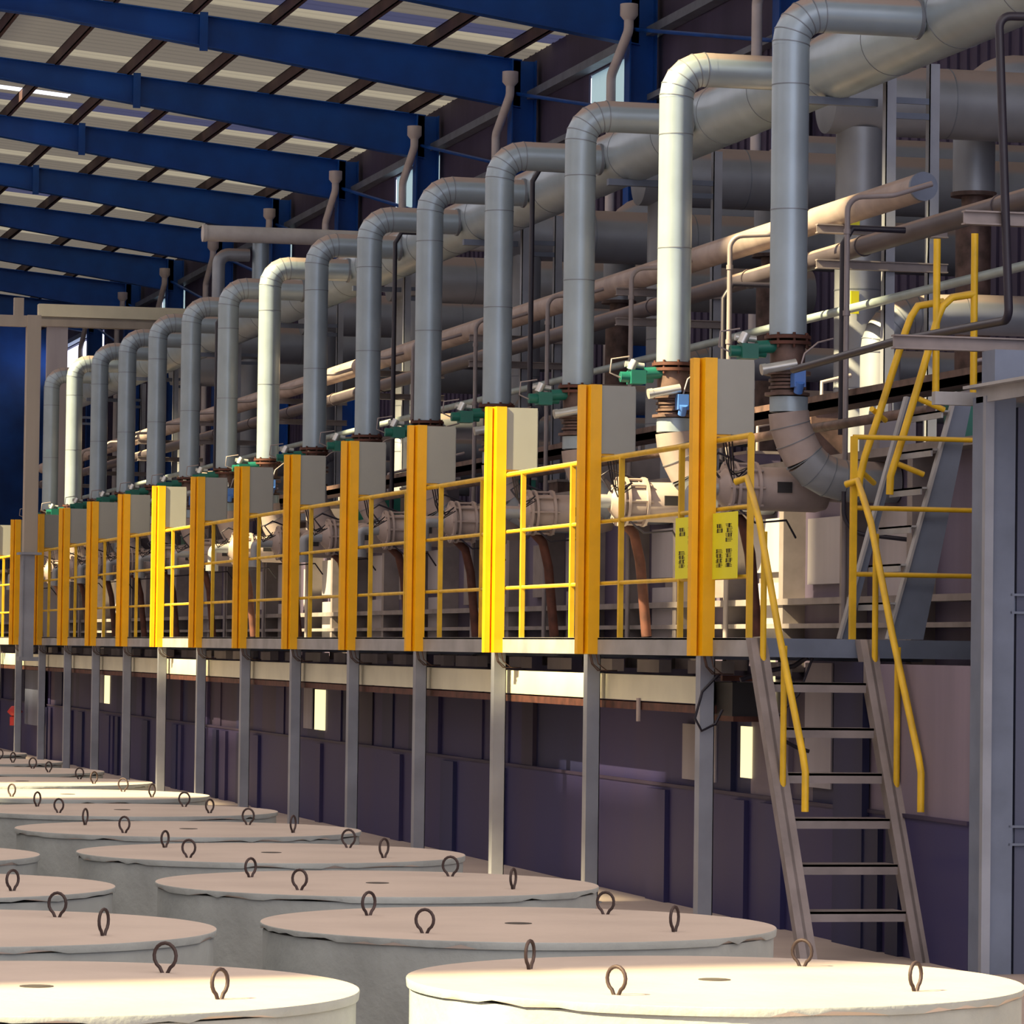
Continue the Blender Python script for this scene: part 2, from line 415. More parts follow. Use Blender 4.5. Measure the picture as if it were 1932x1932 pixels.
# control cabinets with yellow ribbed front
def profile():
    return [(-.062, .05), (-.062, .12), (.062, .12), (.062, 0), (-.008, 0), (-.012, .05), (-.016, .085), (-.022, .085), (-.026, .05)]
cbx = thing('control_cabinet', 'x', 'cabinet', (.06, -.12, 0), 'control cabinets along the railing')
ORG[cbx.name] = Vector((0, 0, 0))
q = MB(); q.prism(profile(), 0, 1.66); q.build('ribbed_trunking', 'yellow', cbx)
q = MB(); q.box(.064, .278, .01, .33, 1.235, 1.655); cabox = q.build('box', 'cab', cbx)
q = MB(); q.box(.278, .288, .03, .31, 1.25, 1.64); q.build('door', 'cab', cabox)
q = MB(); q.box(.063, .15, .02, .3, 1.222, 1.235); q.build('bracket', 'yellow', cbx)
for dx, dy, e in ((.01, .05, .12), (.03, .09, .2), (.05, .04, .28)):
    q = MB(); q.tube([(dx, dy, .02), (dx+.02, dy, -.06), (dx+.06+e*.1, dy+.05, -.10), (.19+e*.1, dy+.1, -.10)], .004, 6); q.build('cable', 'brown', cbx)
for i in range(4):
    q = MB(); q.tube([(.12+.02*i, .1, 1.24), (.16+.03*i, .12+.05*i, 1.08-.03*i), (.24+.03*i, .25, .98+.03*i), (.40, .5+.1*i, 1.05)], .0045, 6); q.build('flexible_hose', 'black', cbx)
for o_ in [cbx]+[c for c in bpy.data.objects if c.parent == cbx]: pass
cbx['label'] = 'grey cabinet with yellow ribbed trunking at the stair end of the railing'

# ------------------------------------------------------------------ air pipes
PU0 = 1.33; VP_ = 1.0
ap = thing('air_pipe', 'x', 'pipe', (VP_, PU0, 1.92), 'insulated air pipes dropping from the main')
R_ = .112
q = MB(); q.cur = 0; q.tube([(VP_, PU0, 1.92), (VP_, PU0, 3.66)], R_, 32)
q.cur = 1
for z in (2.67, 3.42): q.tube([(VP_, PU0, z-.003), (VP_, PU0, z+.003)], R_+.0025, 32)
q.build('riser', ['clad', 'seam'], ap)
el = fillet([(VP_, PU0, 3.66), (VP_, PU0, 3.86), (VP_+.25, PU0, 3.86)], .19, 5)
q = MB(); q.cur = 0; q.tube(el, R_+.001, 32)
q.cur = 1
for i in range(1, len(el)-1):
    d = (el[i+1]-el[i-1]).normalized(); q.disc(el[i], d, R_+.004, .006, 32)
q.build('elbow', ['clad', 'seam'], ap)
q = MB(); q.tube([(VP_+.25, PU0, 3.86), (VP_+.82, PU0, 3.86)], R_, 32); q.cur = 1; q.disc((VP_+.8, PU0, 3.86), (1, 0, 0), R_+.012, .02, 32)
q.build('branch', ['clad', 'seam'], ap)
ap['label'] = 'silver insulated air pipe with elbow, nearest the stair'

# valve train below each pipe
vt = thing('valve_assembly', 'x', 'valve', (VP_, PU0, 1.5), 'valve assemblies under the air pipes')
q = MB(); q.disc((VP_, PU0, 1.905), (0, 0, 1), .14, .02, 24); q.disc((VP_, PU0, 1.87), (0, 0, 1), .14, .02, 24)
for a in range(8): q.tube([(VP_+.125*math.cos(a*PI/4), PU0+.125*math.sin(a*PI/4), 1.84), (VP_+.125*math.cos(a*PI/4), PU0+.125*math.sin(a*PI/4), 1.93)], .009, 6)
q.build('flange', 'rust', vt)
q = MB(); q.tube([(VP_, PU0, 1.73), (VP_, PU0, 1.86)], .105, 20); q.disc((VP_, PU0, 1.73), (0, 0, 1), .14, .02, 24); q.disc((VP_, PU0, 1.69), (0, 0, 1), .14, .02, 24); q.build('damper_body', 'brown', vt)
q = MB()
for i in range(5): q.disc((VP_, PU0, 1.67-.022*i), (0, 0, 1), .10+.012*(i % 2), .016, 20)
q.disc((VP_, PU0, 1.565), (0, 0, 1), .135, .018, 24); q.build('bellows', 'brown', vt)
q = MB(); q.box(VP_-.30, VP_-.2, PU0-.06, PU0+.06, 1.77, 1.86); q.tube([(VP_-.36, PU0, 1.815), (VP_-.14, PU0, 1.815)], .035, 12); q.tube([(VP_-.2, PU0-.02, 1.84), (VP_-.08, PU0-.02, 1.85)], .04, 12); act = q.build('actuator', 'green', vt)
q = MB(); q.tube([(VP_-.30, PU0-.03, 1.86), (VP_-.27, PU0-.03, 1.92)], .028, 10); q.tube([(VP_-.33, PU0, 1.9), (VP_-.2, PU0, 1.89)], .02, 10); q.build('solenoid', 'silver', act)
q = MB(); q.tube([(VP_-.2, PU0-.16, 1.70), (VP_+.0, PU0-.16, 1.74)], .03, 14); q.disc((VP_-.2, PU0-.16, 1.70), (1, 0, .2), .034, .03, 14); q.build('pneumatic_cylinder', 'silver', vt)
q = MB(); q.box(VP_-.02, VP_+.05, PU0-.2, PU0-.12, 1.6, 1.70); q.tube([(VP_+.015, PU0-.2, 1.63), (VP_+.015, PU0-.16, 1.57)], .028, 10); q.build('positioner', 'blue', vt)
q = MB(); q.tube([(VP_+.02, PU0-.17, 1.7), (VP_+.05, PU0-.17, 1.8), (VP_+.14, PU0-.15, 1.87), (VP_+.25, PU0-.1, 1.9)], .006, 6); q.build('cable', 'greypipe', vt)
q = MB(); q.tube([(VP_-.36, PU0, 1.81), (VP_-.43, PU0, 1.84), (VP_-.42, PU0, 1.93), (VP_-.3, PU0, 1.95)], .006, 6); q.build('cable', 'greypipe', act)
q = MB(); q.tube([(VP_+.01, PU0, 1.55), (VP_+.01, PU0, 1.46)], .115, 24); q.build('nipple', 'clad', vt)
lp = [(VP_+.01, PU0, 1.46), (VP_+.02, PU0, 1.38), (VP_+.055, PU0, 1.29), (VP_+.11, PU0, 1.19), (VP_+.18, PU0, 1.12), (VP_+.26, PU0, 1.08), (VP_+.35, PU0, 1.06), (VP_+.45, PU0, 1.055), (VP_+.69, PU0, 1.055)]
q = MB(); q.cur = 0; q.tube(lp[:4], .122, 28); q.cur = 2; q.tube(lp[3:], .123, 28); q.cur = 1
for i in range(1, 8): q.disc(lp[i], Vector(lp[i+1])-Vector(lp[i-1]), .126, .005, 28)
q.build('lower_elbow', ['pinkins', 'seam', 'clad2'], vt)
vt['label'] = 'valve with green actuator and blue positioner under the air pipe nearest the stair'

# burners
bn = thing('burner', 'x', 'burner', (1.05, PU0+.30, .8), 'burners behind the railing')
class BB(MB):      # burner shapes: authored around V=.9, z=.99, set .16 further in and .02 higher
    def add(s, vs_, fs, smooth=False): return MB.add(s, [(q[0]+.16 if q[0] < 1.6 else q[0], q[1], q[2]+.02) for q in vs_], fs, smooth)
y = PU0+.30
q = BB(); q.tube([(.5, y, .99), (.54, y, .99), (.56, y, .99), (1.12, y, .99), (1.18, y, .99), (1.2, y, .99)], .13, 24, radii=[.07, .11, .13, .135, .12, .06])
q.tube([(1.1, y, .99), (1.69, y, .99)], .07, 16); bbody = q.build('body', 'pinkins', bn)
q = BB()
for v in (.56, .60, .73): q.disc((v, y, .99), (1, 0, 0), .165, .018, 24)
for a in range(8): q.tube([(.54, y+.148*math.cos(a*PI/4), .99+.148*math.sin(a*PI/4)), (.76, y+.148*math.cos(a*PI/4), .99+.148*math.sin(a*PI/4))], .01, 6)
q.build('flange', 'pinkins', bn)
q = BB(); q.box(.84, .93, y-.142, y-.12, .965, 1.03); q.build('nameplate', 'plate', bbody)
q = BB(); q.tube(fillet([(.5, y, .99), (.34, y, .99), (.34, y, .8)], .05, 5), .045, 12); q.tube([(.34, y, .82), (.34, y, .76)], .065, 12); q.build('gas_elbow', 'clad2', bn)
q = BB(); q.tube([(.62, y+.1, .86), (.7, y+.1, .78), (.75, y+.12, .6), (.8, y+.12, .1)], .035, 12); q.build('drop_hose', 'rust', bn)
q = BB(); q.tube([(.5, y-.05, 1.05), (.42, y-.05, 1.15), (.5, y-.02, 1.2), (.75, y+.02, 1.12)], .008, 6); q.build('cable', 'black', bn)
q = BB(); q.tube([(.6, y-.13, .86), (.7, y-.14, .78), (.9, y-.12, .8), (1.0, y, .7)], .007, 6); q.build('cable', 'black', bn)
bn['label'] = 'dusty pinkish burner with dark nameplate nearest the stair'

# grey goose-neck conduits
gn = thing('gooseneck_conduit', 'x', 'conduit', (1.5, 1.72, 1.3), 'goose-neck conduits in front of the long pipes')
q = MB(); q.tube(fillet([(1.5, 1.72, .1), (1.5, 1.72, 2.81), (1.75, 1.60, 2.82), (2.0, 1.60, 2.9)], .09, 6), .018, 10); q.build('tube', 'greypipe', gn)
for z in (2.1, 2.6): q = MB(); q.disc((1.5, 1.72, z), (0, 0, 1), .024, .03, 10); q.build('coupling', 'greypipe', gn)
gn['label'] = 'thin grey goose-neck conduit rising to the upper long pipe, nearest the stair'
index_kids()
for k in range(1, 15):
    n = ORD[k]
    dup(cbx, (0, k*S, 0), 'grey cabinet with yellow ribbed trunking, %s from the stair%s' % (n, ', sunlit' if k in (2, 8) else ''))
    dup(ap, (0, k*S, 0), '%s insulated air pipe with elbow, %s from the stair end' % ('bright sunlit' if k in (1, 7, 13) else 'silver', n))
    dup(vt, (0, k*S, 0), 'valve with green actuator under the %s air pipe from the stair' % n)
    dup(bn, (0, k*S, 0), 'dusty pinkish burner behind the railing, %s from the stair' % n)
    dup(gn, (0, k*S, 0), 'thin grey goose-neck conduit, %s from the stair' % n)

# tall black rods
for i, (yy, z0, z1) in enumerate([(1.8, 1.36, 2.63), (4.28, 1.3, 2.5), (9.55, 1.3, 3.88), (14.7, 1.3, 3.88), (24.4, 1.3, 3.88)]):
    q = MB(); q.tube([(1.5, yy, z0), (1.5, yy, z1-.1), (1.56, yy, z1), (1.9, yy, z1)], .02 if z1 < 3 else .022, 10)
    tag(q.build('drain_pipe', 'black'), ['short black drain pipe dropping to the valves right of the nearest air pipe', 'short black drain pipe between the first and second air pipes',
        'tall black drain pipe hanging from the main duct between the third and fourth air pipes', 'tall black drain pipe hanging from the main duct between the fifth and sixth air pipes', 'thin black drain pipe far along the main duct by the tenth air pipe'][i], 'pipe', 'black drain pipes')

# ------------------------------------------------------------------ mains along the hall
hd = thing('main_air_duct', 'large silver insulated air main running diagonally above all the elbows', 'duct', (2.03, 18, 3.65))
q = MB(); q.tube([(2.03, -4, 3.9), (2.03, 40, 3.9)], .225, 40, caps=True); q.cur = 1
for i in range(37): q.tube([(2.03, -3.6+i*1.2-.003, 3.9), (2.03, -3.6+i*1.2+.003, 3.9)], .228, 40)
q.build('shell', ['clad', 'seam'], hd)
for i in range(9):
    q = MB(); yy = 3.5+i*2*S; q.box(1.8, 2.3, yy-.03, yy+.03, 3.63, 3.68); q.build('saddle', 'bluegrey', hd)
up_ = thing('upper_service_pipe', 'pale dusty service pipe with closed end cap, upper of the two long pipes', 'pipe', (2.0, 18, 2.8))
q = MB(); q.tube([(2.0, 1.77, 2.9), (2.0, 44, 2.9)], .088, 24); q.build('tube', 'pinkins', up_)
q = MB(); q.tube([(2.0, 1.74, 2.9), (2.0, 1.77, 2.9)], .09, 24); q.build('end_cap', 'bluegrey', up_)
lo_ = thing('lower_service_pipe', 'dark dusty service pipe running just below the pale capped pipe', 'pipe', (2.0, 18, 2.56))
q = MB(); q.tube([(2.0, -4, 2.64), (2.0, 44, 2.64)], .062, 20); q.build('tube', 'darkpipe', lo_)
q = MB()
for i in range(20): q.disc((2.0, -2+i*S, 2.64), (0, 1, 0), .07, .02, 20)
q.build('clamp', 'darkpipe', lo_)
tl = MB(); tl.tube([(2.2, -4, 2.31), (2.2, 44, 2.31)], .03, 12); tag(tl.build('compressed_air_line', 'paleteal'), 'thin pale teal air line running beneath the two long service pipes', 'pipe')
tl = MB(); tl.tube([(1.35, -.2, 1.40), (1.35, 44, 1.40)], .03, 12); tag(tl.build('gas_manifold', 'brown'), 'thin brown gas manifold running behind the valves', 'pipe')
tl = MB(); tl.box(1.55, 1.75, -.6, 44, 1.55, 1.6); tl.box(1.55, 1.56, -.6, 44, 1.55, 1.64); tag(tl.build('cable_tray', 'brown'), 'brown cable tray running behind the valves under the thin pipes', 'cable tray')

# rack frames every second bay
for i in range(9):
    yy = 3.3+i*2*S
    t = thing('rack_frame', 'pair of galvanised rack posts with cross ties, %s' % ('nearest the stair' if i == 0 else '%s from the stair' % ORD[i]), 'rack', (2.3, yy, 1.25), 'pipe rack frames')
    for v in (2.32, 2.62):
        q = MB(); q.box(v-.035, v-.028, yy-.035, yy+.035, 1.25, 3.9); q.box(v-.035, v+.035, yy-.035, yy-.028, 1.25, 3.9); q.build('post', 'steel', t)
    for z in (3.55, 3.65): q = MB(); q.box(2.32, 2.62, yy-.03, yy-.01, z-.02, z+.02); q.build('cross_tie', 'bluegrey', t)
    for z in (2.78, 2.55): q = MB(); q.ibeam((1.8, yy-.08, z), (2.7, yy-.08, z), .06, .05, .008); q.build('bracket', 'stair', t)
# big exhaust ducts
for i in range(7):
    yy = 5.45+i*2*S
    t = thing('exhaust_duct', 'large dull silver exhaust duct behind the main, %s from the stair' % ORD[i], 'duct', (2.85, yy, 1.25), 'exhaust ducts behind the main')
    q = MB(); q.tube([(2.85, yy, 1.255), (2.85, yy, 3.75)], .165, 32); q.cur = 1
    for z in (1.9, 2.6, 3.2): q.tube([(2.85, yy, z-.004), (2.85, yy, z+.004)], .168, 32)
    q.build('stack', ['clad2', 'seam'], t)
    q = MB(); q.tube([(2.6, yy, 3.96), (7.3, yy, 3.96)], .25, 36); q.cur = 1
    for v in (3.5, 4.5, 5.5): q.tube([(v-.004, yy, 3.96), (v+.004, yy, 3.96)], .253, 36)
    q.build('cross_duct', ['clad2', 'seam'], t)
    if i < 2:
        for v0, z0, z1 in ((2.72, 3.02, 3.12), (2.74, 2.42, 2.58)): q = MB(); q.box(v0, 2.80, yy-.18, yy-.165, z0, z1); q.build('warning_label', 'signy', t)
for i in range(-1, 6):
    yy = 6.2+i*2*S
    t = thing('return_duct', 'silver return duct with large bend beyond the exhaust stacks, %s' % ('cut by the right frame edge' if i == -1 else '%s from the right' % ORD[i+1]), 'duct', (4.0, yy, 1.25), 'return ducts')
    q = MB(); q.tube([(4.0, yy, 3.42), (4.0, yy, 3.95)], .155, 32); q.cur = 1; q.disc((4.0, yy, 3.9), (0, 0, 1), .158, .006, 32); q.build('drop', ['clad2', 'seam'], t)
    e = fillet([(4.0, yy, 3.95), (4.0, yy, 4.3), (4.4, yy, 4.3)], .3, 6)
    q = MB(); q.tube(e, .156, 32); q.tube([(4.4, yy, 4.3), (7.3, yy, 4.3)], .156, 32); q.build('bend', 'clad2', t)
    q = MB(); q.disc((4.0, yy, 3.41), (0, 0, 1), .17, .03, 24); q.tube([(4.0, yy, 3.2), (4.0, yy, 3.4)], .09, 16); q.tube([(4.0, yy, 1.2), (4.0, yy, 3.2)], .13, 20); q.build('valve_flange', 'brown', t)
# low insulated bends behind the valves
for i in range(0, 8):
    yy = 3.72+i*2*S
    t = thing('insulated_bend', 'fat silver duct bend low behind the valves, %s from the stair' % ORD[i], 'duct', (2.45, yy, 1.25), 'low insulated bends')
    e = fillet([(2.42, yy, 1.25), (2.42, yy, 2.27), (3.0, yy, 2.3)], .26, 6)
    q = MB(); q.tube(e, .135, 28); q.tube([(3.0, yy, 2.3), (7.3, yy, 2.3)], .136, 28); q.cur = 1
    for j in range(1, len(e)-1): q.disc(e[j], e[j+1]-e[j-1], .139, .006, 28)
    q.build('shell', ['clad2', 'seam'], t)

# yard of mixed plant behind: valve boxes and steel boxes on the furnace roof
rnd = random.Random(21)
for i in range(26):
    yy = .8+i*1.35+rnd.random()*.4; v = 1.86+rnd.random()*.2; h = .12+rnd.random()*.3; kind = rnd.choice(['brown', 'casing', 'stair', 'green', 'pale', 'darkpipe'])
    colr = dict(brown='brown', casing='purplish', stair='taupe', green='green', pale='pale grey', darkpipe='dark')[kind]
    t = thing('terminal_box', '%s steel box on the furnace roof, about %d metres from the stair' % (colr, round(yy+1)), 'box', (v, yy, 1.25), 'boxes on the furnace roof')
    q = MB(); q.box(v-.12, v+.12, yy-.15, yy+.15, 1.252, 1.25+h); q.build('housing', kind, t)
    q = MB(); q.box(v-.13, v+.13, yy-.16, yy+.16, 1.25+h, 1.27+h); q.build('lid', 'stair', t)
    q = MB(); q.tube([(v, yy, 1.27+h), (v, yy, 1.45+h), (v+.2, yy, 1.5+h)], .015, 8); q.build('conduit', 'greypipe', t)

# ================================================================== STAIR (lower)
st = thing('access_stair', 'steep taupe steel stair with yellow handrails up to the platform', 'stair', (.33, -2.1, -1.54))
for v in (.02, .63):
    q = MB(); a = (v, UE-.02, .1); b = (v, -2.12, -1.53)
    q.add([(v-.008, UE, .1), (v-.008, UE-.20, .1), (v-.008, -2.16, -1.54), (v-.008, -1.98, -1.54), (v+.008, UE, .1), (v+.008, UE-.20, .1), (v+.008, -2.16, -1.54), (v+.008, -1.98, -1.54)],
          [(0,1,2,3),(7,6,5,4),(0,4,5,1),(1,5,6,2),(2,6,7,3),(3,7,4,0)])
    s_ = 1 if v > .3 else -1
    q.add([(v-.045, UE-.20, .1), (v+.045, UE-.20, .1), (v+.045, -2.16, -1.54), (v-.045, -2.16, -1.54), (v-.045, UE-.19, .1), (v+.045, UE-.19, .1), (v+.045, -2.15, -1.54), (v-.045, -2.15, -1.54)],
          [(0,1,2,3),(7,6,5,4),(0,4,5,1),(1,5,6,2),(2,6,7,3),(3,7,4,0)])
    q.build('stringer', 'stair', st)
for i, z in enumerate((-.143, -.379, -.612, -.841, -1.07, -1.302)):
    yy = -1.2-(.1-z)/1.64*.93
    q = MB(); q.box(.06, .59, yy, yy+.2, z-.0, z+.012); q.box(.06, .59, yy, yy+.008, z-.04, z+.012); q.build('tread', 'stair', st)
for v in (.0, .62):
    q = MB(); pts = [(v-.05, UE+.02, .93), (v-.0, UE-.03, .95), (v, UE-.12, .86), (v, UE-.25, .72), (v+.01, -1.62, .14), (v+.02, -2.02, -.50), (v+.02, -2.06, -.58), (v+.02, -2.06, -.78)]
    q.tube(pts, .019, 12); q.build('handrail', 'yellow2', st)
    for yy, zt, zb_ in ((-1.3, .66, -.21), (-1.66, .06, -.74)):
        q = MB(); q.tube([(v+.03, yy, zt), (v+.03, yy, zb_)], .017, 10); q.build('baluster', 'yellow2', st)
# guard on the end of the platform
g = thing('end_guard', 'yellow three-rail guard across the platform end beside the stair', 'railing', (1.0, UE, .1))
for z in (1.187, .806, .45): q = MB(); q.tube([(.61, UE+.02, z), (1.36, UE+.02, z)], .014, 10); q.build('rail', 'yellow2', g)
for v in (.615, 1.35): q = MB(); q.bar((v, UE+.02, .1), (v, UE+.02, 1.19), .032, .032); q.build('rail_post', 'yellow2', g)

# ================================================================== UPPER STAIR + COLUMN
class UB(MB):      # moves the stair deeper on the platform: further, wider and taller in proportion
    def add(s, vs_, fs, smooth=False):
        return MB.add(s, [(-6.324+(q[0]+6.324)*1.048, q[1]+.95, .02+(q[2]-.02)*1.048) for q in vs_], fs, smooth)
us = thing('upper_stair', 'narrow dark blue-grey steel stair climbing to the right with yellow handrails', 'stair', (.9, -.7, .1))
for yy, m_ in ((-1.9, 'bluegrey'), (-1.4, 'bluegrey')):
    q = UB(); o = .02 if yy < -1.5 else -.08
    wb_, wt_ = (.19, .095) if yy < -1.5 else (.05, .03)
    q.add([(.50+o, yy, .1), (.50+wb_+o, yy, .1), (.86+wt_+o, yy, 1.385), (.86+o, yy, 1.385)] + [(.50+o, yy+.012, .1), (.50+wb_+o, yy+.012, .1), (.86+wt_+o, yy+.012, 1.385), (.86+o, yy+.012, 1.385)],
          [(0,1,2,3),(7,6,5,4),(0,4,5,1),(1,5,6,2),(2,6,7,3),(3,7,4,0)])
    q.cur = 1; q.bar((.495+o, yy+.0, .1), (.855+o, yy+.0, 1.385), .05, .014, (1, 0, 0)); q.build('stringer', [m_, 'fascia'], us)
for i in range(6):
    z = .28+i*.2; v = .50+(z-.1)/1.285*.36; q = UB(); q.box(v-.03, v+.10, -1.89, -1.39, z-.0, z+.01); q.box(v-.03, v-.02, -1.89, -1.39, z-.03, z+.01); q.build('tread', 'fascia', us)
q = UB(); q.tube([(.944, -1.5, 1.888), (.80, -1.5, 1.86), (.762, -1.5, 1.80), (.734, -1.5, 1.726), (.574, -1.5, 1.233), (.515, -1.5, 1.06), (.487, -1.5, .94), (.478, -1.5, .848)], .02, 12); q.build('handrail', 'yellow2', us)
q = UB(); q.tube([(.973, -1.9, 1.898), (.85, -1.9, 1.875), (.80, -1.9, 1.83), (.773, -1.9, 1.77), (.692, -1.9, 1.49), (.58, -1.9, 1.12), (.523, -1.9, .941), (.519, -1.9, .845)], .02, 12); q.build('handrail', 'yellow2', us)
for a, b in (((.67, -1.9, 1.345), (.813, -1.9, 1.291)), ((.56, -1.9, 1.005), (.703, -1.9, .953)), ((.55, -1.5, 1.31), (.66, -1.4, 1.257)), ((.50, -1.5, .975), (.60, -1.4, .924))):
    q = UB(); q.tube([a, b], .015, 8); q.build('baluster', 'yellow2', us)
for v, z1 in ((.765, 2.176), (.972, 2.212)):
    q = UB(); q.tube([(v, -1.9, 1.37), (v, -1.9, z1)], .019, 12); q.build('newel_post', 'yellow2', us)

cm = thing('tower_column', 'broad blue-grey steel column at the right carrying the upper platform', 'column', (.74, -2.78, -1.54))
q = MB(); q.ibeam((.74, -2.79, -1.56), (.74, -2.79, 1.3), .16, .17, .012, (1, 0, 0)); q.box(.66, .82, -2.88, -2.872, -1.54, 1.3); q.build('shaft', 'bluegrey', cm)
q = MB(); q.box(.655, .70, -2.9, -2.86, -1.54, 1.3); q.build('edge_angle', 'steel', cm)
q = MB(); q.box(.84, 1.5, -2.80, -2.76, -1.56, 1.25); q.box(.84, .90, -2.86, -2.80, -1.56, 1.25); q.build('casing_panel', 'towerside', cm)
for z in (.28, -.86): q = MB(); q.ibeam((.80, -2.84, z), (1.6, -2.84, z), .10, .08, .012); q.build('crossbeam', 'bluegrey', cm)
ub = thing('upper_platform', 'blue-grey upper platform edge above the column at the right', 'platform', (1.0, -3.0, 1.3))
q = MB(); q.box(.66, .675, -5.5, -2.75, 1.27, 1.345); q.box(.60, 1.9, -5.5, -2.72, 1.34, 1.355); q.build('edge_beam', 'fascia', ub)
q = MB(); q.box(.70, 1.9, -2.9, -2.72, 1.356, 1.53); q.build('side_box', 'bluegrey', ub)
q = MB(); q.box(.5, .92, -2.6, -2.55, 1.27, 1.335); q.build('landing_beam', 'fascia', ub)
q = MB(); q.ibeam((.275, -2.6, 1.576), (1.3, -2.6, 1.576), .07, .06, .008); tag(q.build('support_beam', 'stair'), 'short dusty steel support beam crossing above the upper stair', 'beam')
q = MB(); q.ibeam((.64, -2.6, 2.21), (1.3, -2.6, 2.21), .07, .06, .008); tag(q.build('support_beam', 'stair'), 'short dusty steel beam stub below the dark service pipe at the right edge', 'beam')
bp = thing('black_pipe', 'black painted pipe with two bends hanging at the right edge', 'pipe', (.83, -2.6, 1.6))
q = MB(); q.tube(fillet([(1.2, -2.65, 3.235), (.80, -2.65, 3.222), (.868, -2.65, 1.70), (.80, -1.2, 1.70), (.80, .6, 1.66)], .06, 6), .022, 14); q.build('tube', 'black', bp)
q = MB(); q.box(.935, 1.0, -2.9, -2.89, 2.98, 3.17); yl = q.build('yellow_label', 'signy', bp)
q = MB()
for i in range(4): q.box(.955, .985, -2.905, -2.899, 3.01+i*.04, 3.03+i*.04)
q.build('label_text', 'ink', yl)

q = MB(); q.tube(fillet([(1.25, 1.0, .98), (1.25, 1.0, .74), (1.62, .9, .70)], .14, 8), .014, 8); tag(q.build('black_hose', 'black'), 'black rubber hose curving below the silver bend beside the stair', 'hose')
q = MB(); q.tube([(.42, -.95, .0), (.36, -.9, -.2), (.22, -.85, -.36), (.2, -.85, -.5)], .007, 6); tag(q.build('loose_cable', 'black'), 'loose black cable hanging behind the top treads of the stair', 'cable')
# signs on the railing (rows of small rotated characters)
def sign(name, y0, y1, z0, z1, lab):
    t = thing(name, lab, 'sign', (.095, (y0+y1)/2, z0), 'yellow warning signs on the railing')
    q = MB(); q.box(.092, .096, y0, y1, z0, z1); pan_ = q.build('panel', 'signy', t)
    # characters: two text lines, each with an upper and a lower group, turned a quarter
    W_, H_ = y1-y0, z1-z0; q = MB()
    def glyph(cy, cz, s_, seed):
        rr = random.Random(seed); x0, x1 = .0905, .092; a = s_/2; th = s_*.13; wy = W_*.14
        for kk in range(3):
            zz = cz-a+th+(2*a-2*th)*kk/2
            l0 = -wy*rr.uniform(.6, 1); l1 = wy*rr.uniform(.6, 1); q.box(x0, x1, cy+l0, cy+l1, zz-th/2, zz+th/2)
        for kk in range(rr.choice([1, 2])):
            yy = cy+wy*rr.uniform(-.8, .8); q.box(x0, x1, yy-W_*.02, yy+W_*.02, cz-a, cz+a)
    gs = H_*.062
    for col, groups in ((.72, ((.80, 2), (.42, 4))), (.33, ((.80, 4), (.42, 4)))):
        for top, n in groups:
            for i in range(n): glyph(y0+W_*col, z0+H_*top-i*gs*1.15, gs, int(col*100)+i+n*7+int(top*10))
    q.build('lettering', 'ink', pan_)
    return t
sign('warning_sign', -.62, -.16, .425, .79, 'yellow warning sign between the nearest cabinet and the railing end post')
sign('warning_sign', .10, .57, .437, .785, 'yellow warning sign half hidden behind the nearest yellow cabinet trunking')

# junction box and cables hanging under the platform end
jb = thing('junction_box', 'dark box with loose cables hung under the platform end left of the stair', 'box', (.47, .5, -.37))
q = MB(); q.box(.36, .56, .3, .85, -.34, -.15); q.build('housing', 'plate', jb)
q = MB(); q.box(.36, .58, .28, .9, -.37, -.34); q.box(.3, .6, .3, .34, -.14, -.11); q.build('shelf', 'rust', jb)
q = MB(); q.tube([(.22, .1, -.1), (.12, .1, -.2), (.08, .1, -.35), (.12, .1, -.42), (.2, .1, -.38), (.24, .1, -.3)], .008, 6); q.build('cable', 'black', jb)
q = MB(); q.tube([(.35, -.3, -.36), (.45, -.3, -.45), (.55, -.3, -.5), (.62, -.3, -.52)], .012, 6); q.build('cable', 'black', jb)
q = MB(); q.tube([(.25, -.2, -.13), (.4, -.2, -.08), (.56, -.2, -.05), (.62, -.25, .0)], .015, 6); q.build('cable', 'black', jb)

# hanging tag cable under the duct
q = MB(); q.box(.22, .232, 1.75, 1.8, -.40, -.26); tag(q.build('cable_tag', 'pinkins'), 'small pink tag hanging under the cream duct between the first and second posts', 'tag')

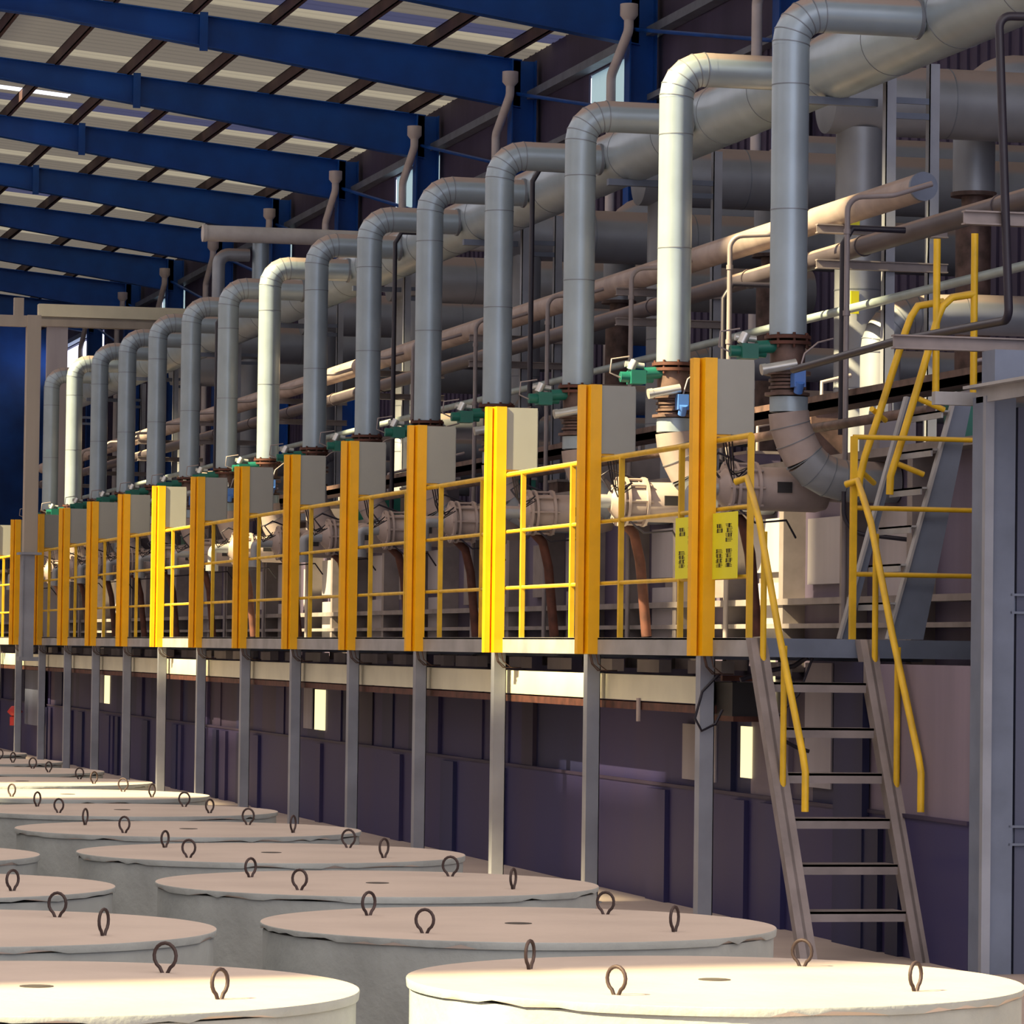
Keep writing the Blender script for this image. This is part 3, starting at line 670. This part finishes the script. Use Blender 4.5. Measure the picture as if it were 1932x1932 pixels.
# ================================================================== CONCRETE DRUMS
DZ = -.88; DR = .85
def ring_loop(mb, c, r, ang, lean=0, sc=1.0):
    # a bent rebar loop: open ring on two converging feet, lying tangentially
    tx, ty = math.cos(ang), math.sin(ang); pts = []
    R1 = .031*sc; zc = .043*sc
    pts.append((c[0]-tx*.006, c[1]-ty*.006, c[2]-.004))
    for i in range(15):
        a = math.radians(242-i*(304/14)); pts.append((c[0]+tx*R1*math.cos(a), c[1]+ty*R1*math.cos(a), c[2]+zc+R1*1.08*math.sin(a)))
    pts.append((c[0]+tx*.006, c[1]+ty*.006, c[2]-.004))
    mb.tube(pts, .0053, 8)
def drum(V, U, seed, lab):
    t = thing('concrete_drum', lab, 'drum', (V, U, -1.54), 'concrete drums standing in two rows')
    rr = random.Random(seed); n = 96
    q = MB(); rings = []
    for z, r in ((-1.54, DR-.012), (DZ-.03, DR-.010), (DZ-.022, DR-.012)):
        rings.append([(V+r*math.cos(2*PI*i/n), U+r*math.sin(2*PI*i/n), z) for i in range(n)])
    v = [p for r in rings for p in r]
    q.add(v, [(k*n+i, k*n+(i+1) % n, (k+1)*n+(i+1) % n, (k+1)*n+i) for k in range(2) for i in range(n)], True)
    q.add(rings[2], [tuple(range(n))]); q.build('body', 'concrete', t)
    q = MB(); rings = []; ch = [0.0]*n
    for _ in range(14):
        c = rr.randrange(n); 
        for d_ in range(-2, 3): ch[(c+d_) % n] = rr.uniform(0, .014)
    for k, (z, r) in enumerate(((DZ-.024, DR-.002), (DZ-.003, DR), (DZ, DR-.002))):
        rings.append([(V+r*math.cos(2*PI*i/n), U+r*math.sin(2*PI*i/n), z+(ch[i] if k == 0 else 0)) for i in range(n)])
    v = [p for r in rings for p in r]
    q.cur = 1; q.add(v, [(k*n+i, k*n+(i+1) % n, (k+1)*n+(i+1) % n, (k+1)*n+i) for k in range(2) for i in range(n)], True); q.cur = 0
    q.add(rings[2], [tuple(range(n))]); q.add(rings[0], [tuple(range(n-1, -1, -1))]); lid = q.build('lid', ['contop', 'concrete'], t)
    q = MB(); q.disc((V, U, DZ+.0005), (0, 0, 1), .035, .003, 24); q.disc((V, U, DZ+.001), (0, 0, 1), .045, .001, 24); q.build('lifting_socket', 'hole', lid)
    az = .235+rr.uniform(-.05, .05)
    for j, a in enumerate((-30, 60, 150, 240)):
        # angle measured from the direction towards the camera (-U, slightly -V)
        th = math.radians(a)-az; dx, dy = math.sin(th), -math.cos(th)
        r = DR*.69*rr.uniform(.97, 1.03); q = MB(); ring_loop(q, (V+dx*r, U+dy*r, DZ), .03, math.atan2(dx, -dy)+rr.uniform(-.2, .2), sc=rr.uniform(.95, 1.08)); q.build('lifting_loop', 'rebar', lid)
for i in range(11):
    lab = ('sunlit concrete drum nearest the camera in the right row' if i == 0 else ('sunlit concrete drum in the right row, sixth back' if i == 5 else 'grey concrete drum in the right row, %s back' % ORD[i]))
    drum(-3.107, -10.753+i*2.2138, 40+i, lab)
for i in range(6):
    lab = ('sunlit concrete drum nearest the camera in the left row' if i == 0 else 'grey concrete drum in the left row, %s back' % ORD[i])
    drum(-4.982, -10.80+i*2.2138, 80+i, lab)

# ================================================================== FAR LEFT FRAME, BIG WHITE PIPE
ft = thing('cream_frame', 'dusty cream steel post with flange joint hanging to the far platform edge', 'frame', (-.12, 28.6, -.15))
q = MB(); q.box(-.20, -.03, 28.5, 28.7, 1.15, 4.14); q.build('upper_post', 'cream2', ft)
q = MB(); q.box(-.21, -.06, 28.5, 28.66, -.15, 1.15); q.box(-.22, -.2, 28.48, 28.7, -.15, 1.15); q.build('lower_post', 'steel', ft)
q = MB(); q.box(-.26, .02, 28.45, 28.75, 1.13, 1.16); q.box(-.24, .0, 28.45, 28.75, -.2, -.15); q.build('joint_plate', 'steel', ft)
q = MB(); q.box(-1.2, -.18, 28.6, 28.7, 4.0, 4.14); q.box(-.36, -.24, 28.6, 28.7, 4.14, 4.36); q.build('side_beam', 'cream2', ft)
fb = thing('cream_gantry_beam', 'double cream gantry beam spanning behind the far air pipes', 'beam', (1.9, 36, 4.6))
q = MB(); q.box(.87, 3.6, 35.9, 36.1, 4.74, 4.92); q.build('top_beam', 'cream', fb)
q = MB(); q.box(.87, 3.6, 35.9, 36.1, 4.60, 4.70); q.box(.87, 3.6, 35.95, 36.05, 4.69, 4.75); q.build('lower_beam', 'cream2', fb)
q = MB(); q.box(1.0, 1.3, 35.95, 36.05, .1, 4.62); q.build('gantry_post', 'pale', fb)
wp = thing('white_header_pipe', 'long pale header pipe crossing high behind the air pipes with open left end', 'pipe', (3.4, 29.5, 5.2))
q = MB(); q.tube([(2.18, 29.5, 5.36), (7.3, 29.5, 5.36)], .105, 24); q.build('tube', 'white', wp)
q = MB(); q.disc((2.19, 29.5, 5.36), (1, 0, 0), .115, .05, 24); q.build('end_ring', 'white', wp)
q = MB(); q.tube(fillet([(2.40, 29.6, 4.2), (2.40, 29.6, 5.1), (2.8, 29.6, 5.1)], .14, 6), .085, 18); q.build('bend', 'clad2', wp)
q = MB(); q.tube([(2.95, 29.6, 4.3), (2.95, 29.6, 5.3)], .11, 18); q.build('drop', 'clad', wp)
q = MB(); q.tube([(.38, 33.9, -1.0), (.38, 33.9, -.93), (.38, 33.9, -.85)], .11, 14, radii=[.04, .11, .05]); q.tube([(.38, 33.9, -1.12), (.38, 33.9, -1.0)], .07, 12)
tag(q.build('valve_handwheel', 'red'), 'small red object low between the far support posts', 'valve')
q = MB(); q.tube([(.3, 36.0, 2.9), (.3, 36.0, 3.9)], .03, 8); tag(q.build('marker_lamp', 'red'), 'thin red vertical strip at the far left frame edge', 'marker')
q = MB(); q.box(.55, .6, 32.6, 34.2, -1.1, -.35); tag(q.build('notice_board', 'towerside'), 'pale panel on the pit wall behind the small red object', 'panel')
